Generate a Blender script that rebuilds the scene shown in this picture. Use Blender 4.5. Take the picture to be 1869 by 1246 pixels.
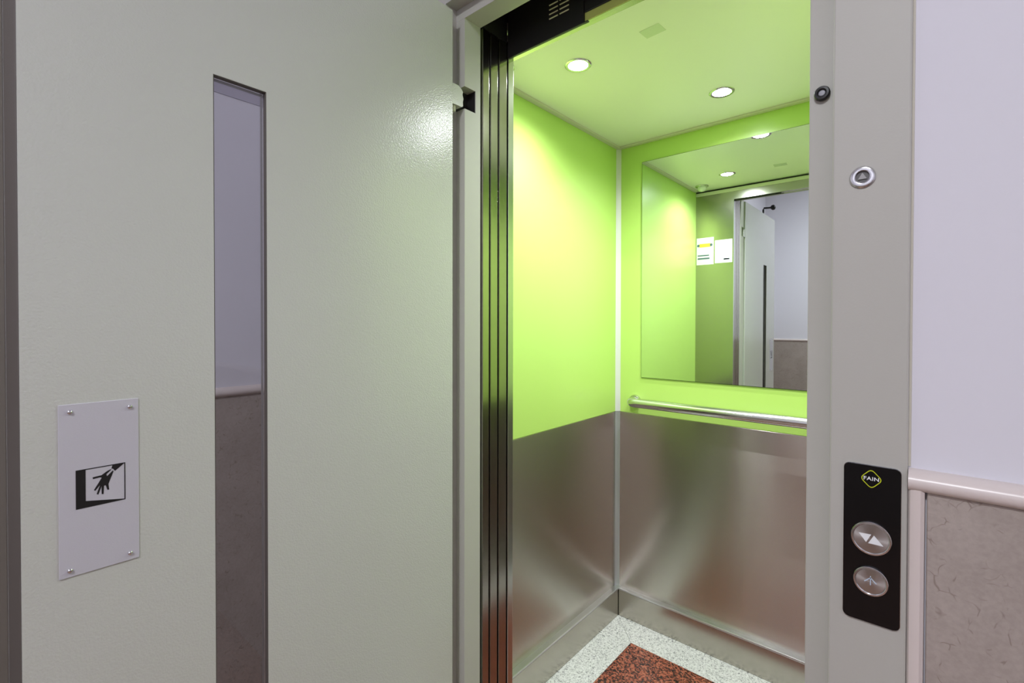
import bpy, bmesh, math
from mathutils import Vector, Matrix
from mathutils.geometry import tessellate_polygon

scene = bpy.context.scene
for o in list(bpy.data.objects):
    bpy.data.objects.remove(o)
COL = scene.collection
H = 1.3                                   # eye height; heights below are measured from the floor

# ------------------------------------------------------------------ camera
W, HH = 1869.0, 1246.0
F, YAW, PITCH, ROLL, CX, CY = 882.168, 0.71533, 0.01113, 0.00185, 934.0, 597.85
fwd = Vector((-math.sin(YAW) * math.cos(PITCH), math.cos(YAW) * math.cos(PITCH), -math.sin(PITCH)))
rgt = Vector((math.cos(YAW), math.sin(YAW), 0.0))
upv = rgt.cross(fwd)
r2 = rgt * math.cos(ROLL) + upv * math.sin(ROLL)
u2 = -rgt * math.sin(ROLL) + upv * math.cos(ROLL)
cam = bpy.data.cameras.new('camera')
cam.sensor_fit = 'HORIZONTAL'
cam.sensor_width = 36.0
cam.lens = F / W * 36.0
cam.shift_x = (W / 2 - CX) / W
cam.shift_y = (CY - HH / 2) / W
cam.clip_start = 0.005
camo = bpy.data.objects.new('camera', cam)
COL.objects.link(camo)
m = Matrix((r2, u2, -fwd)).transposed().to_4x4()
m.translation = (0, 0, H)
camo.matrix_world = m
scene.camera = camo

# ------------------------------------------------------------------ world and exposure
world = bpy.data.worlds.new('world')
world.use_nodes = True
world.node_tree.nodes['Background'].inputs[0].default_value = (0.02, 0.02, 0.022, 1)
world.node_tree.nodes['Background'].inputs[1].default_value = 0.2
scene.world = world
vs = scene.view_settings
vs.view_transform = 'Standard'
vs.look = 'None'
vs.gamma = 1.0
vs.use_curve_mapping = False
vs.exposure = 1.5

LANDING_POWER = 59.0
SPOT_POWER = 10.4
LENS_GLOW = 26.0

# ------------------------------------------------------------------ materials
def srgb(r, g, b):
    f = lambda c: (c / 255 / 12.92) if c / 255 <= 0.04045 else ((c / 255 + 0.055) / 1.055) ** 2.4
    return (f(r), f(g), f(b), 1.0)

class NT:
    def __init__(self, name):
        self.m = bpy.data.materials.new(name)
        self.m.use_nodes = True
        self.t = self.m.node_tree
        self.b = self.t.nodes['Principled BSDF']
    def n(self, kind, **kw):
        x = self.t.nodes.new(kind)
        for k, v in kw.items():
            if k.startswith('_'):
                x.inputs[k[1:].replace('_', ' ')].default_value = v
            else:
                setattr(x, k, v)
        return x
    def l(self, a, b):
        self.t.links.new(a, b)
    def set(self, **kw):
        for k, v in kw.items():
            self.b.inputs[k.replace('_', ' ')].default_value = v
        return self
    def coord(self):
        return self.n('ShaderNodeTexCoord').outputs['Object']
    def noise(self, scale, detail=2.0, rough=0.5, dist=0.0, vec=None):
        x = self.n('ShaderNodeTexNoise', _Scale=scale, _Detail=detail, _Roughness=rough, _Distortion=dist)
        self.l(vec or self.coord(), x.inputs['Vector'])
        return x.outputs['Fac']
    def ramp(self, fac, stops):
        x = self.n('ShaderNodeValToRGB')
        e = x.color_ramp.elements
        e[0].position, e[0].color = stops[0]
        e[1].position, e[1].color = stops[-1]
        for p, c in stops[1:-1]:
            q = e.new(p); q.color = c
        self.l(fac, x.inputs['Fac'])
        return x.outputs['Color']
    def mix(self, fac, a, b, mode='MIX'):
        x = self.n('ShaderNodeMix', data_type='RGBA', blend_type=mode)
        for s, v in ((x.inputs['Factor'], fac), (x.inputs[6], a), (x.inputs[7], b)):
            if hasattr(v, 'is_output'):
                self.l(v, s)
            else:
                s.default_value = v
        return x.outputs[2]
    def bump(self, h, strength, dist):
        x = self.n('ShaderNodeBump', _Strength=strength, _Distance=dist)
        self.l(h, x.inputs['Height'])
        self.l(x.outputs['Normal'], self.b.inputs['Normal'])
    def scaled(self, s):
        x = self.n('ShaderNodeMapping')
        x.inputs['Scale'].default_value = s
        self.l(self.coord(), x.inputs['Vector'])
        return x.outputs['Vector']

def paint(name, c, rough, tex=0.0, scale=420, spec=0.5, var=0.03):
    a = NT(name)
    c2 = tuple(v * (1 - var * 2) for v in c[:3]) + (1,)
    a.l(a.mix(a.noise(2.3, 4), c, c2), a.b.inputs['Base Color'])
    a.set(Roughness=rough, Specular_IOR_Level=spec)
    if tex:
        a.bump(a.noise(scale, 1.5), tex, 0.001)
    return a.m

def steel(name, c, rough, aniso=0.0, grain=(3, 3, 900), smudge=0.05, tangent='Z', rot=0.0):
    a = NT(name)
    g = a.noise(1.0, 2, vec=a.scaled(grain))
    s = a.noise(5.0, 4)
    c2 = tuple(v * 0.88 for v in c[:3]) + (1,)
    a.l(a.mix(g, c, c2), a.b.inputs['Base Color'])
    r = a.n('ShaderNodeMapRange')
    r.inputs['To Min'].default_value = rough - smudge
    r.inputs['To Max'].default_value = rough + smudge
    a.l(s, r.inputs['Value'])
    a.l(r.outputs['Result'], a.b.inputs['Roughness'])
    a.set(Metallic=1.0, Anisotropic=aniso, Anisotropic_Rotation=rot)
    if aniso:
        t = a.n('ShaderNodeTangent', direction_type='RADIAL', axis=tangent)
        a.l(t.outputs['Tangent'], a.b.inputs['Tangent'])
    return a.m

def plain(name, c, rough=0.5, metal=0.0, spec=0.5):
    return NT(name).set(Base_Color=c, Roughness=rough, Metallic=metal, Specular_IOR_Level=spec).m

def emitter(name, c, s):
    a = NT(name)
    a.set(Base_Color=(0.8, 0.8, 0.8, 1), Emission_Color=c, Emission_Strength=s)
    return a.m

def marble(name, dark, mid, vein):
    a = NT(name)
    c = a.coord()
    base = a.ramp(a.noise(9, 6, 0.6), [(0.3, dark), (0.7, mid)])
    fine = a.noise(160, 3, 0.6)
    base = a.mix(0.35, base, a.ramp(fine, [(0.35, dark), (0.65, mid)]))
    # short fossil-like squiggles
    wob = a.n('ShaderNodeTexNoise', _Scale=24.0, _Detail=2.0)
    a.l(c, wob.inputs['Vector'])
    add = a.n('ShaderNodeVectorMath', operation='MULTIPLY_ADD')
    a.l(wob.outputs['Color'], add.inputs[0])
    add.inputs[1].default_value = (0.06, 0.06, 0.06)
    a.l(c, add.inputs[2])
    v = a.n('ShaderNodeTexVoronoi', feature='DISTANCE_TO_EDGE', _Scale=48.0)
    a.l(add.outputs[0], v.inputs['Vector'])
    line = a.ramp(v.outputs['Distance'], [(0.0, (1, 1, 1, 1)), (0.05, (0, 0, 0, 1))])
    mask = a.ramp(a.noise(70, 1), [(0.55, (0, 0, 0, 1)), (0.68, (0.8, 0.8, 0.8, 1))])
    both = a.mix(1.0, line, mask, 'MULTIPLY')
    a.l(a.mix(both, base, vein), a.b.inputs['Base Color'])
    a.set(Roughness=0.32)
    return a.m

def granite(name, stops, scale, rough=0.2):
    a = NT(name)
    v = a.n('ShaderNodeTexVoronoi', _Scale=scale)
    a.l(a.coord(), v.inputs['Vector'])
    sep = a.n('ShaderNodeSeparateColor')
    a.l(v.outputs['Color'], sep.inputs['Color'])
    nz = a.noise(scale * 0.55, 3, 0.7)
    mth = a.n('ShaderNodeMath', operation='MULTIPLY_ADD')
    a.l(nz, mth.inputs[0]); mth.inputs[1].default_value = 1.1
    sub = a.n('ShaderNodeMath', operation='MULTIPLY_ADD')
    a.l(sep.outputs[0], sub.inputs[0]); sub.inputs[1].default_value = 0.5; sub.inputs[2].default_value = -0.3
    a.l(sub.outputs[0], mth.inputs[2])
    a.l(a.ramp(mth.outputs[0], stops), a.b.inputs['Base Color'])
    a.set(Roughness=rough)
    return a.m

def glass(name, tint):
    a = NT(name)
    a.t.nodes.remove(a.b)
    out = a.t.nodes['Material Output']
    fr = a.n('ShaderNodeFresnel', _IOR=1.5)
    tr = a.n('ShaderNodeBsdfTransparent'); tr.inputs['Color'].default_value = tint
    gl = a.n('ShaderNodeBsdfGlossy', _Roughness=0.0); gl.inputs['Color'].default_value = (1, 1, 1, 1)
    mx = a.n('ShaderNodeMixShader')
    a.l(fr.outputs[0], mx.inputs[0]); a.l(tr.outputs[0], mx.inputs[1]); a.l(gl.outputs[0], mx.inputs[2])
    a.l(mx.outputs[0], out.inputs['Surface'])
    return a.m

M = {}
M['pebble'] = paint('pebble_grey_enamel', srgb(195, 195, 190), 0.22, 0.34, 330, 0.55, 0.02)
M['pebble_frame'] = paint('pebble_grey_frame', srgb(186, 184, 177), 0.5, 0.08, 420, 0.35, 0.02)
M['pebble_dark'] = paint('pebble_grey_edge', srgb(150, 146, 138), 0.5, 0.0, 1, 0.4, 0.03)
M['plaster'] = paint('white_plaster', srgb(223, 221, 229), 0.85, 0.25, 60, 0.25, 0.015)
M['ceil_white'] = paint('landing_ceiling_white', srgb(232, 231, 234), 0.9, 0.0, 1, 0.2, 0.01)
M['lime'] = paint('lime_laminate', (0.47, 0.675, 0.16, 1), 0.36, 0.0, 1, 0.5, 0.0)
M['car_ceiling'] = paint('car_ceiling_white', srgb(236, 234, 226), 0.35, 0.0, 1, 0.4, 0.01)
M['cornice'] = paint('cornice_cream', srgb(205, 200, 186), 0.45, 0.0, 1, 0.4, 0.02)
M['post_white'] = plain('corner_white', srgb(206, 206, 204), 0.4)
M['steel_wall'] = steel('brushed_steel_panel', srgb(208, 203, 194), 0.23, 1.0, (2, 2, 700), 0.010, 'Z', 0.25)
M['steel_skirt'] = steel('brushed_steel_skirting', srgb(190, 184, 174), 0.26, 0.3, (500, 500, 2), 0.012)
M['steel_front'] = steel('brushed_steel_front', srgb(190, 186, 180), 0.24, 0.5, (2, 2, 700), 0.02)
M['steel_door'] = steel('polished_steel_door', srgb(178, 172, 168), 0.16, 0.4, (2, 2, 500), 0.02)
M['bright_metal'] = plain('bright_trim_metal', srgb(206, 206, 206), 0.2, 1.0)
M['chrome'] = plain('chrome', srgb(214, 214, 216), 0.12, 1.0)
M['rail'] = plain('satin_rail', srgb(206, 206, 204), 0.2, 1.0)
M['alu'] = paint('anodised_plate', srgb(190, 186, 196), 0.5, 0.06, 500, 0.6, 0.02)
M['mirror'] = plain('silvered_glass', srgb(232, 240, 234), 0.0, 1.0)
M['mirror_edge'] = plain('mirror_edge', srgb(52, 76, 40), 0.25)
M['glass'] = glass('tinted_pane', (0.88, 0.88, 0.90, 1))
M['black_gloss'] = plain('black_gloss', srgb(13, 13, 15), 0.12, 0.0, 0.35)
M['black'] = plain('black_rubber', srgb(24, 23, 25), 0.45)
M['print_black'] = plain('black_print', srgb(14, 12, 14), 0.5)
M['op_black'] = paint('black_sheet_metal', srgb(42, 40, 42), 0.42, 0.0, 1, 0.5, 0.06)
M['cavity'] = plain('dark_cavity', srgb(16, 15, 14), 0.8)
M['slot'] = plain('pale_slot', srgb(250, 248, 206), 0.5)  # pale colour stands in for car light behind the vents
M['grey_centre'] = plain('grey_insert', srgb(150, 150, 158), 0.4)
M['pin'] = plain('key_pin', srgb(150, 148, 148), 0.5, 0.3)
M['pin_dark'] = plain('key_socket', srgb(92, 90, 90), 0.5, 0.3)
M['white_print'] = plain('white_print', srgb(236, 238, 240), 0.5)
M['yellow_print'] = plain('yellow_green_print', srgb(196, 205, 30), 0.5)
M['notice_yellow'] = plain('notice_yellow', srgb(240, 226, 60), 0.6)
M['notice_ink'] = plain('notice_ink', srgb(70, 92, 100), 0.6)
M['notice_grey'] = plain('notice_grey', srgb(205, 206, 224), 0.6)
M['paper'] = plain('paper_white', srgb(212, 214, 212), 0.6)
M['film'] = plain('sticker_film', srgb(208, 212, 196), 0.25)
M['arrow_blue'] = plain('pale_blue_print', srgb(190, 206, 224), 0.5)
M['notice_ink_pale'] = plain('notice_ink_pale', srgb(150, 156, 150), 0.6)
M['seal'] = plain('dark_seal', srgb(84, 78, 74), 0.6)
M['seal_grey'] = plain('grey_seal', srgb(112, 106, 98), 0.6)
M['corner_grey'] = plain('grey_corner_metal', srgb(168, 168, 172), 0.4, 0.5)
M['ledge'] = plain('satin_ledge', srgb(205, 205, 207), 0.28, 0.92)
M['band_grey'] = paint('grey_violet_paint', srgb(178, 174, 188), 0.7, 0.0, 1, 0.3, 0.02)  # darker wall tone standing in for shade
M['lip'] = paint('yellow_green_lip', srgb(224, 234, 130), 0.4, 0.0, 1, 0.4, 0.15)
M['marble'] = marble('brown_marble', srgb(156, 145, 138), srgb(180, 169, 162), srgb(128, 114, 104))
M['moulding'] = paint('pale_marble_moulding', srgb(222, 210, 206), 0.3, 0.0, 1, 0.5, 0.04)
M['granite_red'] = granite('red_granite', [(0.22, srgb(22, 19, 21)), (0.42, srgb(70, 42, 36)), (0.58, srgb(148, 76, 56)), (0.85, srgb(182, 116, 92))], 190)
M['granite_white'] = granite('white_granite', [(0.12, srgb(104, 104, 108)), (0.3, srgb(176, 176, 178)), (0.5, srgb(208, 208, 208)), (0.8, srgb(224, 224, 224))], 260)
M['landing_floor'] = granite('landing_granite', [(0.2, srgb(70, 52, 46)), (0.5, srgb(150, 116, 100)), (0.8, srgb(186, 150, 132))], 150, 0.25)
M['concrete'] = paint('shaft_concrete', srgb(70, 68, 66), 0.9, 0.0, 1, 0.2, 0.1)
M['lens'] = emitter('led_lens', (0.93, 0.97, 1.0, 1), LENS_GLOW)
M['lamp_glow'] = emitter('landing_lamp_diffuser', (0.92, 0.945, 1.0, 1), LANDING_POWER)
M['dome'] = plain('dome_plastic', srgb(220, 222, 214), 0.35)

# ------------------------------------------------------------------ mesh helpers (all coordinates are world metres, z from the floor)
ORG = {}

def box(bm, x0, x1, y0, y1, z0, z1):
    v = [bm.verts.new((x, y, z)) for x in (x0, x1) for y in (y0, y1) for z in (z0, z1)]
    for f in ((0, 1, 3, 2), (4, 6, 7, 5), (0, 4, 5, 1), (2, 3, 7, 6), (0, 2, 6, 4), (1, 5, 7, 3)):
        bm.faces.new([v[i] for i in f])
    return v

def boxes(*b):
    bm = bmesh.new()
    for q in b:
        box(bm, *q)
    return bm

def bevelled(b, w, seg=2):
    bm = boxes(b)
    bmesh.ops.bevel(bm, geom=bm.edges[:], offset=w, segments=seg, profile=0.5, affect='EDGES')
    return bm

def prism(bm, pts, fn, d0, d1):
    """extrude the 2-D outline pts between depths d0 and d1; fn(u, v, d) gives the point"""
    a = [bm.verts.new(fn(u, v, d0)) for u, v in pts]
    b = [bm.verts.new(fn(u, v, d1)) for u, v in pts]
    n = len(pts)
    bm.faces.new(a[::-1]); bm.faces.new(b)
    for i in range(n):
        bm.faces.new((a[i], a[(i + 1) % n], b[(i + 1) % n], b[i]))
    return bm

def lathe(bm, prof, centre, axis, seg=32):
    """prof: (radius, distance along axis)"""
    ax = Vector(axis).normalized()
    e1 = ax.orthogonal().normalized(); e2 = ax.cross(e1)
    c = Vector(centre)
    rings = []
    for r, h in prof:
        if r < 1e-6:
            rings.append([bm.verts.new(c + ax * h)])
        else:
            rings.append([bm.verts.new(c + ax * h + (e1 * math.cos(t) + e2 * math.sin(t)) * r) for t in (2 * math.pi * i / seg for i in range(seg))])
    for a, b in zip(rings, rings[1:]):
        for i in range(seg):
            j = (i + 1) % seg
            if len(a) == 1 and len(b) == 1:
                continue
            if len(a) == 1:
                bm.faces.new((a[0], b[i], b[j]))
            elif len(b) == 1:
                bm.faces.new((a[i], a[j], b[0]))
            else:
                bm.faces.new((a[i], a[j], b[j], b[i]))
    return bm

def tube(bm, path, r, seg=20):
    path = [Vector(p) for p in path]
    rings = []
    up = Vector((0, 0, 1))
    for i, p in enumerate(path):
        t = (path[min(i + 1, len(path) - 1)] - path[max(i - 1, 0)]).normalized()
        s = t.cross(up).normalized() if abs(t.dot(up)) < 0.99 else Vector((1, 0, 0))
        n = s.cross(t)
        rings.append([bm.verts.new(p + (s * math.cos(a) + n * math.sin(a)) * r) for a in (2 * math.pi * k / seg for k in range(seg))])
    for a, b in zip(rings, rings[1:]):
        for k in range(seg):
            bm.faces.new((a[k], a[(k + 1) % seg], b[(k + 1) % seg], b[k]))
    bm.faces.new(rings[0][::-1]); bm.faces.new(rings[-1])
    return bm

def obj(name, bm, mat, parent=None, smooth=False, label=None, z0=None):
    bmesh.ops.recalc_face_normals(bm, faces=bm.faces[:])
    lo = [min(v.co[i] for v in bm.verts) for i in range(3)]
    hi = [max(v.co[i] for v in bm.verts) for i in range(3)]
    org = Vector(((lo[0] + hi[0]) / 2, (lo[1] + hi[1]) / 2, lo[2]))
    bmesh.ops.translate(bm, verts=bm.verts[:], vec=-org)
    me = bpy.data.meshes.new(name)
    bm.to_mesh(me); bm.free()
    if smooth:
        me.polygons.foreach_set('use_smooth', [True] * len(me.polygons))
        me.set_sharp_from_angle(angle=math.radians(35))
    me.materials.append(mat if not isinstance(mat, str) else M[mat])
    o = bpy.data.objects.new(name, me)
    COL.objects.link(o)
    if parent:
        o.parent = parent
        o.location = org - ORG[parent.name]
    else:
        o.location = org
    ORG[o.name] = org
    if label:
        o['label'] = label
    return o

def thing(name, label, cat, loc, group=None):
    o = bpy.data.objects.new(name, None)
    o.empty_display_size = 0.05
    COL.objects.link(o)
    o.location = loc
    ORG[o.name] = Vector(loc)
    return tag(o, label, cat, group)

def tag(o, label, cat, group=None):
    o['label'] = label
    o['category'] = cat
    if group:
        o['group'] = group
    return o

def struct(o, label=None):
    o['kind'] = 'structure'
    if label:
        o['label'] = label
    return o

def node(name, loc, label=None):
    o = bpy.data.objects.new(name, None)
    o.empty_display_size = 0.05
    COL.objects.link(o)
    o.location = loc
    ORG[o.name] = Vector(loc)
    return struct(o, label)

# ------------------------------------------------------------------ measured places
XL, XR, YB, YF = -1.0646, -0.0160, 1.9481, 0.985      # lift car inside: left, right, back, front
ZC, ZCOR = H + 0.7756, H + 0.7675                     # car ceiling, foot of its cornice
ZBAND, ZLEDGE = H - 0.3968, H - 0.1 - 1.0782 + 0.0    # top of the steel band, top of the skirting
DS = 0.0236                                           # skirting stands proud of the panels
SX0, SX1, SY1 = XL + DS, XR - DS, YB - DS
OX0, OX1, OZ = -0.850, -0.135, H + 0.728              # clear opening of the landing frame
FY0, FYR, FY1 = 0.770, 0.805, 0.858                   # frame front face, rebate face, back of the reveal
FX0, FX1, FZ = -0.962, -0.0205, H + 0.835             # frame outside
RB = 0.029                                            # rebate width
WY = 0.780                                            # landing front wall plane
LX, RX, BY, LZ = -1.47, 1.25, -2.30, 2.85             # landing: left, right, back, ceiling height
ZT0, ZT1 = H - 0.205, H - 0.180                       # dado moulding bottom and top

# ------------------------------------------------------------------ lift car: walls, floor, ceiling
def car_wall(name, side, label):
    w = None
    if side == 'left':
        w = struct(obj(name, boxes((XL - 0.045, XL - 0.012, YF - 0.02, YB + 0.045, 0.0, ZC + 0.02)), 'op_black'), label)
        obj('lime_panel', bevelled((XL - 0.012, XL, YF, YB - 0.004, ZBAND, ZCOR + 0.004), 0.0012), 'lime', w)
        obj('steel_panel', bevelled((XL - 0.012, XL, YF, YB - 0.004, ZLEDGE - 0.004, ZBAND - 0.0005), 0.0012), 'steel_wall', w)
        obj('skirting', bevelled((XL - 0.012, SX0, YF, YB, 0.0, ZLEDGE - 0.007), 0.001), 'steel_skirt', w)
        obj('ledge_strip', bevelled((XL - 0.012, SX0 + 0.001, YF, YB, ZLEDGE - 0.0068, ZLEDGE), 0.0015), 'ledge', w)
    elif side == 'right':
        w = struct(obj(name, boxes((XR + 0.012, XR + 0.045, YF - 0.02, YB + 0.045, 0.0, ZC + 0.02)), 'op_black'), label)
        obj('lime_panel', bevelled((XR, XR + 0.012, YF, YB - 0.004, ZBAND, ZCOR + 0.004), 0.0012), 'lime', w)
        obj('steel_panel', bevelled((XR, XR + 0.012, YF, YB - 0.004, ZLEDGE - 0.004, ZBAND - 0.0005), 0.0012), 'steel_wall', w)
        obj('skirting', bevelled((SX1, XR + 0.012, YF, YB, 0.0, ZLEDGE - 0.007), 0.001), 'steel_skirt', w)
        obj('ledge_strip', bevelled((SX1 - 0.001, XR + 0.012, YF, YB, ZLEDGE - 0.0068, ZLEDGE), 0.0015), 'ledge', w)
    else:
        w = struct(obj(name, boxes((XL - 0.012, XR + 0.012, YB + 0.012, YB + 0.045, 0.0, ZC + 0.02)), 'op_black'), label)
        obj('lime_panel', bevelled((XL + 0.004, XR - 0.004, YB, YB + 0.012, ZBAND, ZCOR + 0.004), 0.0012), 'lime', w)
        obj('steel_panel', bevelled((XL + 0.004, XR - 0.004, YB, YB + 0.012, ZLEDGE - 0.004, ZBAND - 0.0005), 0.0012), 'steel_wall', w)
        obj('skirting', bevelled((SX0 + 0.002, SX1 - 0.002, SY1, YB + 0.012, 0.0, ZLEDGE - 0.007), 0.001), 'steel_skirt', w)
        obj('ledge_strip', bevelled((SX0 + 0.0012, SX1 - 0.0012, SY1 - 0.001, YB + 0.012, ZLEDGE - 0.0068, ZLEDGE), 0.0015), 'ledge', w)
    return w

car_wall('wall_left', 'left', 'lime green lift wall above a brushed steel lower panel, beside the sliding doors')
car_wall('wall_back', 'back', 'lime green back wall of the lift with brushed steel below')
car_wall('wall_right', 'right', 'lime green and steel lift wall opposite the sliding door stack')

# front returns either side of the car doorway, and the transom over it
wf = struct(obj('wall_front', boxes((XL, OX0 - 0.004, YF - 0.018, YF, 0.0, H + 0.745)), 'steel_front'), 'brushed steel front return inside the lift')
obj('edge_strip', bevelled((OX0 - 0.004, OX0 - 0.0015, YF - 0.020, YF + 0.001, 0.0, H + 0.745), 0.0008), 'bright_metal', wf)
wf2 = struct(obj('wall_front_right', boxes((OX1 + 0.004, XR + 0.012, YF - 0.018, YF, 0.0, H + 0.745)), 'steel_front'), 'brushed steel front return on the control side of the lift')
tr = struct(obj('trim_1', boxes((OX0 - 0.004, OX1 + 0.004, YF - 0.017, YF + 0.002, H + 0.700, H + 0.745)), 'steel_front'), 'brushed steel transom over the lift doorway')
obj('front_bar', bevelled((XL, XR, YF - 0.017, YF + 0.006, H + 0.7455, H + 0.7640), 0.002), 'cornice', tr)

# corner strips
def cove(x, y, sx, z0, z1, r):
    """hollow corner strip filling the corner at x, y"""
    bm = bmesh.new()
    pts = [(0, 0), (r, 0)]
    for i in range(1, 8):
        t = i / 8
        k = r * 0.06 * math.sin(t * math.pi)          # slightly rounded face
        pts.append((r * (1 - t) + k, r * t + k))
    pts.append((0, r))
    prism(bm, pts, lambda u, v, d: (x + sx * u, y - v, d), z0, z1)
    return bm
c1 = struct(obj('trim_2', cove(XL, YB, 1, ZBAND + 0.002, ZCOR, 0.0165), 'post_white', smooth=True), 'white strip in the back corner between the lime panels')
c2 = struct(obj('trim_3', cove(XL, YB, 1, ZLEDGE, ZBAND + 0.002, 0.0155), 'corner_grey', smooth=True), 'grey metal strip in the back corner between the steel panels')
c3 = struct(obj('trim_4', cove(XR, YB, -1, ZBAND + 0.002, ZCOR, 0.0165), 'post_white', smooth=True), 'white strip in the far back corner of the lift')
c4 = struct(obj('trim_5', cove(XR, YB, -1, ZLEDGE, ZBAND + 0.002, 0.0155), 'corner_grey', smooth=True), 'metal strip in the far back corner of the lift')

# floor: light border slabs mitred round a red granite field
fl = struct(obj('floor', boxes((XL - 0.04, XR + 0.04, YF - 0.02, YB + 0.04, -0.06, -0.004)), 'concrete'), 'lift floor of speckled red granite with a pale border')
GX0, GX1, GY0, GY1 = -0.911, -0.170, 1.120, 1.790
def slab(pts, mat):
    bm = bmesh.new()
    prism(bm, pts, lambda u, v, d: (u, v, d), -0.004, 0.0)
    obj('floor_slab', bm, mat, fl)
g = 0.0007
slab([(SX0, SY1), (SX1, SY1), (GX1, GY1 + g), (GX0, GY1 + g)], 'granite_white')
slab([(SX0, YF), (SX0, SY1 - 2 * g), (GX0 - g, GY1 - g), (GX0 - g, GY0 + g)], 'granite_white')
slab([(SX1, YF), (SX1, SY1 - 2 * g), (GX1 + g, GY1 - g), (GX1 + g, GY0 + g)], 'granite_white')
slab([(SX0 + 2 * g, YF), (SX1 - 2 * g, YF), (GX1, GY0 - g), (GX0, GY0 - g)], 'granite_white')
slab([(GX0, GY0), (GX1, GY0), (GX1, GY1), (GX0, GY1)], 'granite_red')
# sills in the doorway
sl = struct(obj('trim_6', bevelled((OX0 - 0.1, OX1 + 0.1, 0.872, YF - 0.021, -0.02, 0.0), 0.001), 'steel_front'), 'grooved metal sill of the lift car')
sl2 = struct(obj('trim_7', bevelled((OX0, OX1, 0.785, 0.862, -0.02, 0.001), 0.001), 'steel_front'), 'metal sill of the landing doorway')

ce = struct(obj('ceiling', boxes((XL - 0.012, XR + 0.012, YF - 0.017, YB + 0.012, ZC, ZC + 0.02)), 'car_ceiling'), 'pale lift ceiling with three round lamps')
cw = 0.020
obj('cornice', bevelled((XL, XL + cw, YF + 0.03, YB, ZCOR, ZC), 0.0015), 'cornice', ce)
obj('cornice', bevelled((XR - cw, XR, YF + 0.03, YB, ZCOR, ZC), 0.0015), 'cornice', ce)
obj('cornice', bevelled((XL + cw, XR - cw, YB - cw, YB, ZCOR, ZC), 0.0015), 'cornice', ce)

# ------------------------------------------------------------------ landing shell
def wall_slabs(w, horiz, a0, a1, plane, sgn, breaks, ztop=ZT0):
    """marble dado slabs on a wall: horiz 'x' or 'y'; plane is the wall surface, sgn the side that faces the room"""
    e = [a0] + breaks + [a1]
    for u0, u1 in zip(e, e[1:]):
        lo, hi = sorted((plane, plane + sgn * 0.010))
        b = (u0 + 0.0008, u1 - 0.0008, lo, hi, 0.0, ztop) if horiz == 'x' else (lo, hi, u0 + 0.0008, u1 - 0.0008, 0.0, ztop)
        obj('marble_slab', bevelled(b, 0.001, 1), 'marble', w)

def moulding(w, horiz, a0, a1, plane, sgn, z0=ZT0, z1=ZT1):
    bm = bmesh.new()
    h = z1 - z0
    prof = [(0, 0), (0.012, 0.0), (0.016, 0.002), (0.020, h * 0.25), (0.021, h * 0.5), (0.018, h * 0.75), (0.011, h * 0.93), (0.004, h), (0, h)]
    fn = (lambda u, v, d: (d, plane + sgn * u, z0 + v)) if horiz == 'x' else (lambda u, v, d: (plane + sgn * u, d, z0 + v))
    prism(bm, prof, fn, a0, a1)
    return obj('dado_moulding', bm, 'moulding', w, smooth=True)

lw = struct(obj('wall_landing_front', boxes((FX1, RX, WY, WY + 0.08, 0, LZ), (LX, FX0, WY, WY + 0.08, 0, LZ), (FX0, FX1, WY, WY + 0.08, FZ, LZ)), 'plaster'),
            'white landing wall beside the call panel, with marble dado below')
# vertical stile next to the frame, horizontal moulding, slabs
bm = bmesh.new()
prism(bm, [(0, 0), (0, 0.010), (0.002, 0.014), (0.006, 0.016), (0.012, 0.016), (0.0155, 0.013), (0.0165, 0)], lambda u, v, d: (FX1 + 0.0004 + u, WY - v, d), 0.0, ZT0 + 0.004)
obj('edge_moulding', bm, 'moulding', lw, smooth=True)
moulding(lw, 'x', FX1 + 0.0004, RX, WY, -1)
wall_slabs(lw, 'x', FX1 + 0.0172, RX, WY, -1, [0.55])
moulding(lw, 'x', LX, FX0 - 0.001, WY, -1)
wall_slabs(lw, 'x', LX, FX0 - 0.001, WY, -1, [])
bm = bmesh.new()
tube(bm, [(FX1 + 0.001, WY - 0.0005, z) for z in (ZT1 + 0.002, 1.6, 2.0, FZ)], 0.0016, 8)
obj('sealant_bead', bm, 'cornice', lw, smooth=True)

ll = struct(obj('wall_landing_left', boxes((LX - 0.1, LX, BY - 0.1, WY, 0, LZ)), 'plaster'), 'white landing wall behind the open door, seen through its narrow window')
moulding(ll, 'y', BY, WY, LX, 1)
wall_slabs(ll, 'y', BY, WY, LX, 1, [-1.55, -0.75, 0.05])
obj('painted_band', boxes((LX, LX + 0.002, -0.4, WY, H + 0.622, LZ - 0.3)), 'band_grey', ll, label='grey-violet painted upper band')  # shade high on the wall, coloured in as a thin darker sheet
lr = struct(obj('wall_landing_right', boxes((RX, RX + 0.1, BY - 0.1, WY + 0.08, 0, LZ)), 'plaster'), 'white landing wall out of view beside the lift')
moulding(lr, 'y', BY, WY, RX, -1)
wall_slabs(lr, 'y', BY, WY, RX, -1, [-1.55, -0.75, 0.05])
lb = struct(obj('wall_landing_back', boxes((LX, RX, BY - 0.1, BY, 0, LZ)), 'plaster'), 'white landing wall with marble dado seen in the lift mirror')
moulding(lb, 'x', LX, RX, BY, 1)
wall_slabs(lb, 'x', LX, RX, BY, 1, [-0.8, 0.0, 0.7])
struct(obj('floor_landing', boxes((LX - 0.1, RX + 0.1, BY - 0.1, WY + 0.004, -0.06, 0.0)), 'landing_floor'), 'brown granite landing floor')
struct(obj('ceiling_landing', boxes((LX - 0.1, RX + 0.1, BY - 0.1, WY + 0.08, LZ, LZ + 0.06)), 'ceil_white'), 'white landing ceiling')
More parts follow.
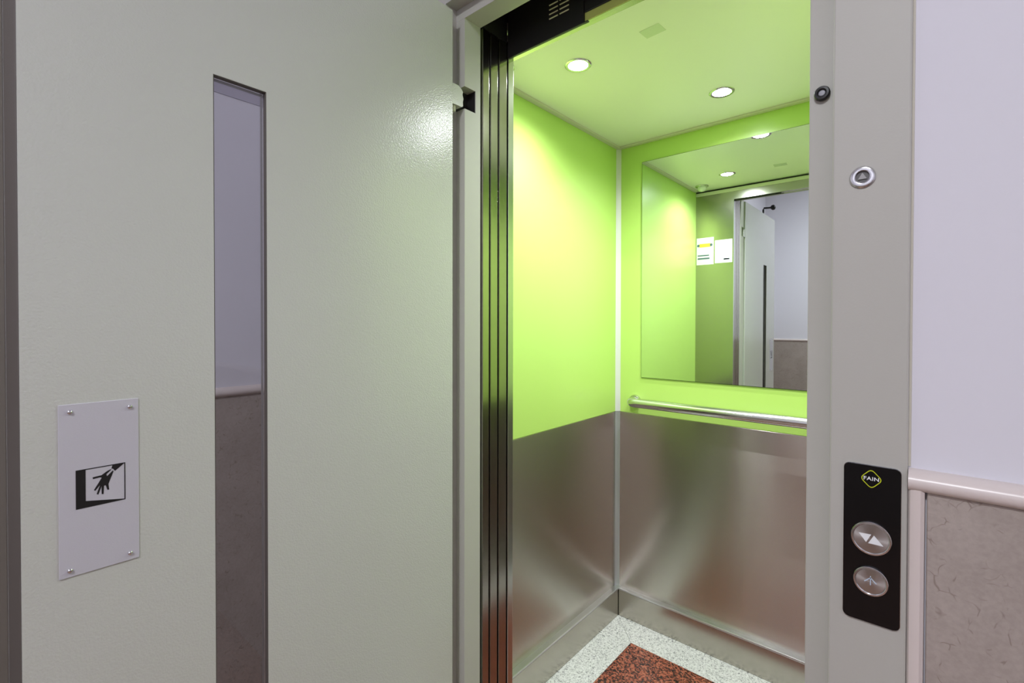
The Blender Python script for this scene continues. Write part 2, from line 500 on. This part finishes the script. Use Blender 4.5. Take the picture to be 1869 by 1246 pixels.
# shaft round the car
struct(obj('wall_shaft', boxes((-1.32, -1.26, WY + 0.08, 2.2, -0.2, LZ + 0.06), (0.2, 0.26, WY + 0.08, 2.2, -0.2, LZ + 0.06),
                               (-1.26, 0.2, 2.14, 2.2, -0.2, LZ + 0.06), (-1.26, 0.2, WY + 0.08, 2.14, LZ, LZ + 0.06)), 'concrete'), 'dark concrete lift shaft')

# ------------------------------------------------------------------ landing door frame
fr = thing('elevator_door_frame', 'grey painted metal frame around the open lift doorway', 'door frame', (-0.49, 0.81, 0))
CZ0, CZ1, CYA, CYB = H + 0.5125, H + 0.5660, 0.8035, 0.8415   # hinge cut-out in the reveal
xs = OX0 - RB
bm = boxes((FX0, xs, FY0, FY1, 0, FZ - 0.078))
jl = obj('jamb', bm, 'pebble_frame', fr)
# rebate block with the cut-out
bm = boxes((xs, OX0, FYR, FY1, 0, CZ0), (xs, OX0, FYR, FY1, CZ1, OZ + 0.0), (xs, OX0, CYB, FY1, CZ0, CZ1))
obj('rebate', bm, 'pebble_frame', jl)
obj('hinge_recess', boxes((xs, xs + 0.001, CYA, CYB, CZ0, CZ1), (xs, OX0 - 0.002, CYB - 0.0008, CYB, CZ0, CZ1)), 'cavity', jl, label='black cut-out for the hinge arm')
jr = obj('jamb', bevelled((OX1 + 0.033, FX1, FY0, FY1, 0, FZ - 0.078), 0.0022, 2), 'pebble_frame', fr)
obj('rebate', bevelled((OX1, OX1 + 0.0332, FYR, FY1 - 0.001, 0, OZ), 0.0012, 2), 'pebble_frame', jr)
hd = obj('header', bevelled((FX0, FX1, FY0, FY1, H + 0.7565, FZ), 0.001), 'pebble_frame', fr)
obj('rebate', bevelled((FX0 + 0.001, FX1 - 0.001, FYR, FY1, OZ, H + 0.757), 0.0008), 'pebble_frame', hd)

# ------------------------------------------------------------------ landing door, swung open ninety degrees
DX, DY0, DY1, DZ0, DZ1 = -0.850, 0.0515, 0.766, 0.012, H + 0.728
SLY0, SLY1, SLZ0, SLZ1 = 0.2665, 0.3465, H - 0.95, H + 0.3870
TD = 0.026                                 # body thickness behind the face, then the lapping outer skin
door = thing('elevator_landing_door', 'grey enamelled lift door swung open, with a narrow vertical window and hand warning plate', 'door', (DX - 0.02, 0.41, 0))
bm = bmesh.new()
xb = DX - TD
# body: four stiles round the slit, leading edge drawn back to the lip
def door_prof(y0, y1, z0, z1):
    box(bm, xb, DX, y0, y1, z0, z1)
prism(bm, [(DX, DY0), (DX, SLY0), (xb, SLY0), (xb, DY0 - 0.0088), (xb + 0.004, DY0 - 0.0086), (DX - 0.003, DY0 - 0.0006)], lambda u, v, d: (u, v, d), DZ0, DZ1)
door_prof(SLY0, SLY1, SLZ1, DZ1)
door_prof(SLY0, SLY1, DZ0, SLZ0)
door_prof(SLY1, DY1, DZ0, DZ1)
leaf = obj('door_leaf', bm, 'pebble', door)
bm = bmesh.new()
prism(bm, [(DX - 0.0012, DY0 - 0.0004), (DX - 0.0030, DY0 - 0.0018), (xb + 0.004, DY0 - 0.0098), (xb, DY0 - 0.0100), (xb, DY0 - 0.0086), (xb + 0.004, DY0 - 0.0084), (DX - 0.003, DY0 - 0.0004)], lambda u, v, d: (u, v, d), DZ0, DZ1)
obj('edge_seal', bm, 'seal', leaf, label='dark rubber seal along the leading edge')  # dark facing laid over the leading edge of the leaf
obj('lip_seal', bevelled((xb - 0.0002, xb + 0.0006, 0.013, DY0 - 0.011, 0.010, DZ1 + 0.018), 0.0002, 1), 'seal_grey', leaf)  # mid-grey facing on the lapping lip
# outer skin that laps over the frame when shut, pierced by the slit
bm = boxes((xb - 0.012, xb - 0.0002, 0.012, SLY0 - 0.012, 0.008, DZ1 + 0.02), (xb - 0.012, xb - 0.0002, SLY1 + 0.012, DY1, 0.008, DZ1 + 0.02),
           (xb - 0.012, xb - 0.0002, SLY0 - 0.012, SLY1 + 0.012, SLZ1 + 0.012, DZ1 + 0.02), (xb - 0.012, xb - 0.0002, SLY0 - 0.012, SLY1 + 0.012, 0.008, SLZ0 - 0.012))
obj('outer_skin', bm, 'pebble', door)
gl = obj('window_pane', boxes((DX - 0.0145, DX - 0.0105, SLY0 + 0.0003, SLY1 - 0.0003, SLZ0 + 0.0003, SLZ1 - 0.0003)), 'glass', door, label='narrow tinted glass pane')
ga, gb, gt = DX - 0.0104, DX - 0.0006, 0.0012
obj('pane_gasket', boxes((ga, gb, SLY0, SLY0 + gt, SLZ0, SLZ1), (ga, gb, SLY1 - gt, SLY1, SLZ0, SLZ1), (ga, gb, SLY0 + gt, SLY1 - gt, SLZ1 - gt, SLZ1), (ga, gb, SLY0 + gt, SLY1 - gt, SLZ0, SLZ0 + gt)), 'seal', door, label='dark rubber gasket')  # thin dark lining round the slit edges
# hinge arm bridging to the jamb
bm = bmesh.new()
pts = [(DY1 - 0.02, H + 0.513), (DY1 + 0.030, H + 0.513), (DY1 + 0.0345, H + 0.5165), (DY1 + 0.0335, H + 0.526), (DY1 + 0.0355, H + 0.534), (DY1 + 0.0325, H + 0.543),
       (DY1 + 0.0340, H + 0.550), (DY1 + 0.0285, H + 0.556), (DY1 + 0.018, H + 0.5605), (DY1 - 0.02, H + 0.5605)]
prism(bm, pts, lambda u, v, d: (d, u, v), DX - 0.020, DX - 0.0008)
hg = obj('hinge_arm', bm, 'pebble', door)
bm = bmesh.new()
lathe(bm, [(0, -0.012), (0.004, -0.012), (0.0055, -0.009), (0.0055, 0.0), (0, 0.0)], (DX - 0.012, DY1 + 0.013, H + 0.5128), (0, 0, 1), 16)
obj('hinge_pin', bm, 'cornice', hg, smooth=True)
# stop arm with a round knob on the top edge of the door
bm = bmesh.new()
tube(bm, [(DX - 0.015, 0.30, DZ1 - 0.01), (DX - 0.015, 0.30, DZ1 + 0.035), (DX - 0.010, 0.30, DZ1 + 0.045), (DX + 0.028, 0.27, DZ1 + 0.048)], 0.006, 10)
ar = obj('stop_arm', bm, 'black', door, smooth=True)
bm = bmesh.new()
lathe(bm, [(0, -0.014), (0.010, -0.013), (0.017, -0.006), (0.018, 0.004), (0.012, 0.012), (0, 0.014)], (DX + 0.036, 0.262, DZ1 + 0.050), (0.7, -0.4, 0.2), 20)
obj('stop_knob', bm, 'black', ar, smooth=True)

# warning plate, riveted to the door
P0y, P1y, P0z, P1z = 0.0857, 0.1695, H - 0.3350, H - 0.1083
pl = obj('warning_plate', bevelled((DX, DX + 0.0012, P0y, P1y, P0z, P1z), 0.0004, 1), 'alu', door, label='brushed aluminium plate with a black trapped hand pictogram')
for y, z in ((0.0970, H - 0.1185), (0.1597, H - 0.1195), (0.1592, H - 0.3255), (0.0962, H - 0.3265)):
    bm = bmesh.new()
    lathe(bm, [(0.0030, 0.0), (0.0030, 0.0008), (0.0024, 0.0017), (0.0012, 0.0022), (0, 0.0023)], (DX + 0.0012, y, z), (1, 0, 0), 16)
    obj('rivet', bm, 'chrome', pl, smooth=True)
# pictogram, in millimetres on the plate from its lower left corner
def picto(name, polys, mat, d=0.00025, base=0.0012):
    bm = bmesh.new()
    for pts in polys:
        q = [(P0y + a / 1000, P0z + b / 1000) for a, b in pts]
        f_ = [bm.verts.new((DX + base + d, u, v)) for u, v in q]
        r_ = [bm.verts.new((DX + base, u, v)) for u, v in q]
        for tri in tessellate_polygon([[Vector((u, v, 0)) for u, v in q]]):
            bm.faces.new([f_[k] for k in tri])
            bm.faces.new([r_[k] for k in reversed(tri)])
        for k in range(len(q)):
            k2 = (k + 1) % len(q)
            bm.faces.new((f_[k], f_[k2], r_[k2], r_[k]))
    return obj(name, bm, mat, pl)
picto('pictogram_frame', [[(16.6, 87.0), (26.5, 87.0), (26.5, 138.7), (16.6, 138.7)], [(26.5, 137.5), (68.5, 137.5), (68.5, 138.7), (26.5, 138.7)],
                          [(67.4, 87.0), (68.5, 87.0), (68.5, 137.5), (67.4, 137.5)], [(26.5, 87.0), (67.4, 87.0), (67.4, 88.1), (26.5, 96.0)]], 'print_black')
picto('pictogram_hand', [[(33.68, 125.93), (42.86, 126.67), (48.7, 130.78), (52.63, 132.63), (53.34, 132.0), (47.96, 126.83), (48.66, 123.91), (54.76, 130.29), (55.66, 129.16), (52.37, 120.03), (50.01, 112.8), (50.86, 105.23), (48.9, 105.28), (47.17, 111.92), (45.4, 111.68), (44.81, 100.42), (42.88, 100.93), (42.77, 111.67), (39.4, 101.19), (37.67, 102.33), (41.21, 113.66), (36.14, 107.03), (34.94, 108.48), (39.84, 117.18), (43.01, 123.22), (41.27, 124.09), (34.0, 123.37)]], 'print_black')
picto('pictogram_sleeve', [[(54.45, 137.51), (65.36, 138.35), (67.39, 137.9), (57.28, 129.25), (56.21, 130.65), (55.14, 132.74), (53.35, 133.38)]], 'print_black')

# ------------------------------------------------------------------ things on the frame
cp = thing('call_panel', 'glossy black lift call panel with two round metal buttons on the grey frame', 'call panel', (-0.0565, FY0, H - 0.384))
def rounded(x0, x1, z0, z1, r, n=7):
    pts = []
    for cx, cz, a0 in ((x1 - r, z1 - r, 0), (x0 + r, z1 - r, 90), (x0 + r, z0 + r, 180), (x1 - r, z0 + r, 270)):
        for i in range(n):
            a = math.radians(a0 + 90 * i / (n - 1))
            pts.append((cx + r * math.cos(a), cz + r * math.sin(a)))
    return pts
CPX0, CPX1, CPZ0, CPZ1 = -0.0855, -0.0268, H - 0.3845, H - 0.1825
on_frame = lambda u, v, d: (u, FY0 - d, v)
bm = bmesh.new()
prism(bm, rounded(CPX0, CPX1, CPZ0, CPZ1, 0.0065), on_frame, 0.0, 0.0035)
top = [f for f in bm.faces if len(f.verts) > 10]
bmesh.ops.bevel(bm, geom=[e for f in top for e in f.edges if all(v.co.y < FY0 - 0.003 for v in e.verts)], offset=0.0006, segments=2, affect='EDGES')
obj('plate', bm, 'black_gloss', cp)
obj('gasket', prism(bmesh.new(), rounded(CPX0 - 0.0005, CPX1 + 0.0005, CPZ0 - 0.0005, CPZ1 + 0.0005, 0.007), on_frame, -0.0005, 0.0010), 'bright_metal', cp)
PF = FY0 - 0.0035
def flat(polys, y, d=0.0002):
    bm = bmesh.new()
    for pts in polys:
        prism(bm, pts, lambda u, v, t: (u, y - t, v), 0.0, d)
    return bm
def button(x, z, r, label):
    bm = bmesh.new()
    lathe(bm, [(r, 0.0), (r, 0.0022), (r - 0.0006, 0.0030), (r - 0.0022, 0.0032), (r - 0.0030, 0.0026), (r - 0.0032, 0.0010)], (x, PF, z), (0, -1, 0), 48)
    b = obj('button', bm, 'chrome', cp, smooth=True, label=label)
    bm = bmesh.new()
    lathe(bm, [(r - 0.0031, 0.0008), (r - 0.0032, 0.0021), (r * 0.6, 0.0024), (0, 0.0025)], (x, PF, z), (0, -1, 0), 48)
    obj('button_face', bm, 'button', b, smooth=True)
    return b
M['button'] = steel('button_steel', srgb(196, 194, 192), 0.36, 0.8, (2, 2, 2), 0.02, 'Y')
BX = -0.0562
b1 = button(BX, H - 0.2752, 0.0212, 'round steel button with two white triangles')
zc = H - 0.2752
obj('arrow', flat([[(BX - 0.0128, zc + 0.0048), (BX + 0.0003, zc + 0.0055), (BX - 0.0049, zc - 0.0055)]], PF - 0.00245), 'white_print', b1)
obj('arrow', flat([[(BX + 0.0031, zc + 0.0050), (BX + 0.0128, zc - 0.0062), (BX - 0.0028, zc - 0.0062)]], PF - 0.00245), 'white_print', b1)
b2 = button(BX, H - 0.3302, 0.0184, 'round steel button with an upward arrow')
zc = H - 0.3302
def stroke(a, b, w):
    d = (Vector(b) - Vector(a)).normalized(); n = Vector((-d.y, d.x)) * w / 2
    return [tuple(Vector(a) + n), tuple(Vector(b) + n), tuple(Vector(b) - n), tuple(Vector(a) - n)]
obj('arrow', flat([stroke((BX, zc - 0.0045), (BX, zc + 0.0070), 0.0010), stroke((BX - 0.0062, zc - 0.0012), (BX + 0.0002, zc + 0.0052), 0.0011), stroke((BX + 0.0062, zc - 0.0012), (BX - 0.0002, zc + 0.0052), 0.0011)], PF - 0.00245), 'arrow_blue', b2)
# emblem: rounded diamond outline with lettering
LXc, LZc = -0.0566, H - 0.1993
def diamond(a, b, k=0.30, n=6):
    c = [(a, 0), (0, b), (-a, 0), (0, -b)]
    out = []
    for i in range(4):
        p0, p, p1 = Vector(c[i - 1]), Vector(c[i]), Vector(c[(i + 1) % 4])
        s, e = p.lerp(p0, k), p.lerp(p1, k)
        for j in range(n):
            t = j / (n - 1)
            out.append(tuple(s.lerp(p, t).lerp(p.lerp(e, t), t)))
    return out
bm = bmesh.new()
o_, i_ = diamond(0.0122, 0.0132), diamond(0.0109, 0.0118)
vo = [bm.verts.new((LXc + x, PF - 0.0002, LZc + z)) for x, z in o_]
vi = [bm.verts.new((LXc + x, PF - 0.0002, LZc + z)) for x, z in i_]
for k in range(len(vo)):
    bm.faces.new((vo[k], vo[(k + 1) % len(vo)], vi[(k + 1) % len(vo)], vi[k]))
lg = obj('emblem', bm, 'yellow_print', cp, label='yellow-green rounded diamond outline with white lettering')
cu = bpy.data.curves.new('lettering', 'FONT')
cu.body = 'FAIN'; cu.align_x = 'CENTER'; cu.align_y = 'CENTER'; cu.size = 0.0066; cu.offset = 0.00009; cu.space_character = 1.06; cu.resolution_u = 3
tmp = bpy.data.objects.new('lettering_curve', cu); COL.objects.link(tmp)
dg = bpy.context.evaluated_depsgraph_get()
me = bpy.data.meshes.new_from_object(tmp.evaluated_get(dg))
bpy.data.objects.remove(tmp)
bm = bmesh.new(); bm.from_mesh(me); bpy.data.meshes.remove(me)
for v in bm.verts:
    v.co = Vector((LXc + v.co.x * 1.12, PF - 0.0002, LZc + v.co.y))
obj('lettering', bm, 'white_print', lg)

# key switch ring and rubber bumper
ks = thing('key_lock', 'round chrome key lock set in the grey frame above the call panel', 'lock', (-0.0690, FY0, H + 0.188))
c = (-0.0690, FY0, H + 0.188)
obj('ring', lathe(bmesh.new(), [(0.0138, 0.0), (0.0140, 0.0016), (0.0125, 0.0034), (0.0095, 0.0042), (0.0078, 0.0036), (0.0074, 0.0004)], c, (0, -1, 0), 40), 'chrome', ks, smooth=True)
obj('socket', lathe(bmesh.new(), [(0.0077, 0.0002), (0.0077, 0.0010), (0, 0.0010)], c, (0, -1, 0), 32), 'pin_dark', ks)
bm = bmesh.new()
prism(bm, [(c[0] + 0.0055 * math.cos(a), c[2] + 0.0055 * math.sin(a)) for a in (math.radians(q) for q in (90, 210, 330))], on_frame, 0.0008, 0.0026)
obj('triangular_key_pin', bm, 'pin', ks)
bp_ = thing('door_bumper', 'small round black rubber bumper with grey centre on the frame rebate', 'bumper', (-0.1190, FYR, H + 0.322))
c = (-0.1190, FYR, H + 0.322)
obj('rubber_ring', lathe(bmesh.new(), [(0.0086, 0.0), (0.0098, 0.0018), (0.0098, 0.0062), (0.0086, 0.0080), (0.0060, 0.0084), (0.0046, 0.0072), (0.0044, 0.0040)], c, (0, -1, 0), 32), 'black', bp_, smooth=True)
obj('core', lathe(bmesh.new(), [(0.0046, 0.0010), (0.0046, 0.0054), (0.0036, 0.0064), (0, 0.0066)], c, (0, -1, 0), 24), 'grey_centre', bp_, smooth=True)

# ------------------------------------------------------------------ sliding car doors, parked in a stack, and their drive box
cd = thing('elevator_car_door', 'stack of three parked polished steel sliding door leaves beside the lift entrance', 'sliding door', (-0.97, 0.915, 0))
for y0, y1 in ((0.8690, 0.8925), (0.8975, 0.9245), (0.9300, 0.9600)):
    lf = obj('door_leaf', bevelled((-1.10, OX0 - 0.002, y0, y1, 0.006, H + 0.735), 0.0014, 2), 'steel_door', cd)
    obj('edge_seal', boxes((-1.10, OX0 - 0.010, y1, y1 + 0.0045, 0.006, H + 0.73)), 'cavity', lf)
ob = thing('door_operator', 'black sheet metal door drive cover above the lift entrance, with slotted vents', 'door operator', (-0.5, 0.955, H + 0.69))
obj('cover', bevelled((OX0 - 0.001, -0.616, 0.9600, 0.9675, H + 0.6945, ZC + 0.05), 0.0015), 'op_black', ob)
obj('housing', boxes((-1.10, OX0 - 0.002, 0.8660, 0.9598, H + 0.7365, H + 0.83), (OX0 - 0.002, OX1 + 0.05, 0.8660, 0.9598, H + 0.816, H + 0.83)), 'op_black', ob)
obj('cover_flange', bevelled((-0.6165, -0.604, 0.9605, 0.9675, H + 0.6945, H + 0.6970), 0.0006, 1), 'op_black', ob)
obj('track_cover', bevelled((-0.6155, OX1 + 0.05, 0.9630, 0.9675, H + 0.7195, ZC + 0.05), 0.0015), 'op_black', ob)
obj('lower_lip', bevelled((-0.6155, OX1 + 0.004, 0.9655, 0.9678, H + 0.7002, H + 0.7193), 0.0005, 1), 'lip', ob, label='scuffed yellow-green lip')
for r in range(4):
    for x0, x1 in ((-0.714, -0.688), (-0.683, -0.656)):
        obj('vent_slot', bevelled((x0, x1, 0.9585, 0.9604, H + 0.7410 + r * 0.011, H + 0.7437 + r * 0.011), 0.0004, 1), 'slot', ob)  # solid pale strips, painted as light shining through the slots

# ------------------------------------------------------------------ mirror, handrail, notices, sticker
mr = thing('wall_mirror', 'large frameless mirror on the lime back wall above the handrail', 'mirror', (-0.54, YB - 0.003, H - 0.237))
obj('backing', boxes((-0.9466, -0.1335, YB - 0.0054, YB - 0.0002, H - 0.2373, H + 0.6892)), 'mirror_edge', mr)
obj('silvered_glass', boxes((-0.9452, -0.1349, YB - 0.0062, YB - 0.0055, H - 0.2359, H + 0.6878)), 'mirror', mr)

RZ, RY, RR = H - 0.341, YB - 0.058, 0.0195
hr = thing('handrail', 'round satin steel handrail under the mirror on the back wall', 'handrail', (-0.54, YB, RZ))
def end_path(x, s):
    out = []
    for i in range(9):
        t = i / 8 * math.pi / 2
        out.append((x + s * 0.030 * (1 - math.sin(t)), RY + 0.030 * (1 - math.cos(t)), RZ))
    return out[::-1] if False else out
rr = 0.030
xl_, xr_ = -0.975, -0.105
path = [(xl_ - 0.0, YB - 0.001, RZ)] + [(xl_ + rr * (1 - math.cos(i / 8 * math.pi / 2)), RY + rr - rr * math.sin(i / 8 * math.pi / 2), RZ) for i in range(9)]
path += [(xr_ - rr * (1 - math.cos(i / 8 * math.pi / 2)), RY + rr - rr * math.sin(i / 8 * math.pi / 2), RZ) for i in range(8, -1, -1)] + [(xr_, YB - 0.001, RZ)]
obj('rail', tube(bmesh.new(), path, RR, 24), 'rail', hr, smooth=True)
for x in (xl_, xr_):
    obj('wall_flange', lathe(bmesh.new(), [(0.026, 0.0), (0.026, 0.010), (0.024, 0.014), (0.0197, 0.0145)], (x, YB - 0.0002, RZ), (0, -1, 0), 28), 'rail', hr, smooth=True)

def sheet(name, label, x0, x1, z0, z1):
    return tag(obj(name, boxes((x0, x1, YF + 0.0004, YF + 0.0012, z0, z1)), 'paper'), label, 'notice')
YN = YF + 0.0012
def ink(parent, name, x0, x1, z0, z1, mat):
    obj(name, boxes((x0, x1, YN - 0.0001, YN + 0.0002, z0, z1)), mat, parent)
n1 = sheet('notice_sheet', 'white notice with a yellow bar, reflected in the mirror next to the lime wall', -1.0600, -0.9615, H + 0.3410, H + 0.4995)
ink(n1, 'yellow_bar', -1.044, -0.978, H + 0.444, H + 0.465, 'notice_yellow')
for x in (-1.050, -0.976):
    obj('dot', lathe(bmesh.new(), [(0.008, -0.0001), (0.008, 0.0003), (0, 0.0003)], (x, YN, H + 0.455), (0, 1, 0), 18), 'notice_ink', n1)
for z, x1, h, mt in ((0.432, -0.984, 0.006, 'notice_grey'), (0.420, -0.984, 0.006, 'notice_grey'), (0.4085, -0.990, 0.005, 'notice_grey'), (0.392, -0.988, 0.007, 'notice_ink'), (0.373, -0.985, 0.009, 'notice_ink'), (0.357, -0.99, 0.004, 'notice_grey')):
    ink(n1, 'print_line', -1.054, x1, H + z, H + z + h, mt)
n2 = sheet('notice_sheet', 'plain white notice with a small grey stamp, reflected in the mirror nearest the doorway', -0.9550, -0.8590, H + 0.3450, H + 0.4775)
ink(n2, 'stamp', -0.908, -0.872, H + 0.360, H + 0.372, 'notice_grey')
ink(n2, 'stamp', -0.906, -0.874, H + 0.3622, H + 0.3698, 'notice_ink_pale')
for z in (0.452, 0.442, 0.432, 0.42, 0.41, 0.40, 0.39):
    ink(n2, 'print_line', -0.900, -0.872, H + z, H + z + 0.003, 'notice_grey')

# blank film sticker on the ceiling (its printed code is left out)
bm = bmesh.new()
prism(bm, [(-0.597, 1.203), (-0.541, 1.199), (-0.538, 1.241), (-0.594, 1.245)], lambda u, v, d: (u, v, ZC - d), 0.0001, 0.0006)
tag(obj('ceiling_sticker', bm, 'film'), 'small blank square film sticker on the lift ceiling', 'sticker')

# ------------------------------------------------------------------ lamps
def downlight(x, y, label):
    t = thing('downlight', label, 'ceiling lamp', (x, y, ZC), 'round lift ceiling lamps')
    obj('trim_ring', lathe(bmesh.new(), [(0.0400, 0.0), (0.0400, 0.0012), (0.0375, 0.0032), (0.0345, 0.0036), (0.0300, 0.0022), (0.0290, 0.0006)], (x, y, ZC), (0, 0, -1), 40), 'chrome', t, smooth=True)
    obj('lens', lathe(bmesh.new(), [(0.0292, 0.0004), (0.0290, 0.0018), (0.018, 0.0026), (0, 0.0029)], (x, y, ZC), (0, 0, -1), 32), 'lens', t, smooth=True)
    L = bpy.data.lights.new('downlight_beam', 'SPOT')
    L.energy = SPOT_POWER
    L.color = (0.94, 0.975, 1.0)
    L.spot_size = math.radians(158)
    L.spot_blend = 1.0
    L.shadow_soft_size = 0.0035
    lo = bpy.data.objects.new('beam', L)
    COL.objects.link(lo)
    lo.parent = t
    lo.location = (0, 0, -0.0068)
    return t
downlight(-0.8120, 1.2375, 'round recessed lamp on the lift ceiling nearest the sliding doors')
downlight(-0.5400, 1.6975, 'round recessed lamp on the lift ceiling above the mirror')
downlight(-0.2680, 1.2375, 'round recessed lamp on the lift ceiling on the call panel side')

ed = thing('emergency_light', 'small pale dome light on the lift ceiling, reflected at the mirror top', 'ceiling lamp', (-0.992, 1.098, ZC))
obj('base', lathe(bmesh.new(), [(0.036, 0.0), (0.036, 0.004), (0.030, 0.007), (0, 0.007)], (-0.992, 1.098, ZC), (0, 0, -1), 32), 'chrome', ed, smooth=True)
obj('dome', lathe(bmesh.new(), [(0.024, 0.006), (0.024, 0.014), (0.020, 0.024), (0.010, 0.031), (0, 0.033)], (-0.992, 1.098, ZC), (0, 0, -1), 32), 'dome', ed, smooth=True)

cl = thing('landing_ceiling_lamp', 'round white ceiling lamp lighting the landing', 'ceiling lamp', (0.06, -1.25, LZ))
obj('rim', lathe(bmesh.new(), [(0.19, 0.0), (0.19, 0.03), (0.18, 0.036), (0.172, 0.03)], (0.06, -1.25, LZ), (0, 0, -1), 40), 'post_white', cl, smooth=True)
obj('diffuser', lathe(bmesh.new(), [(0.174, 0.028), (0.150, 0.045), (0.09, 0.058), (0, 0.063)], (0.06, -1.25, LZ), (0, 0, -1), 40), 'lamp_glow', cl, smooth=True)
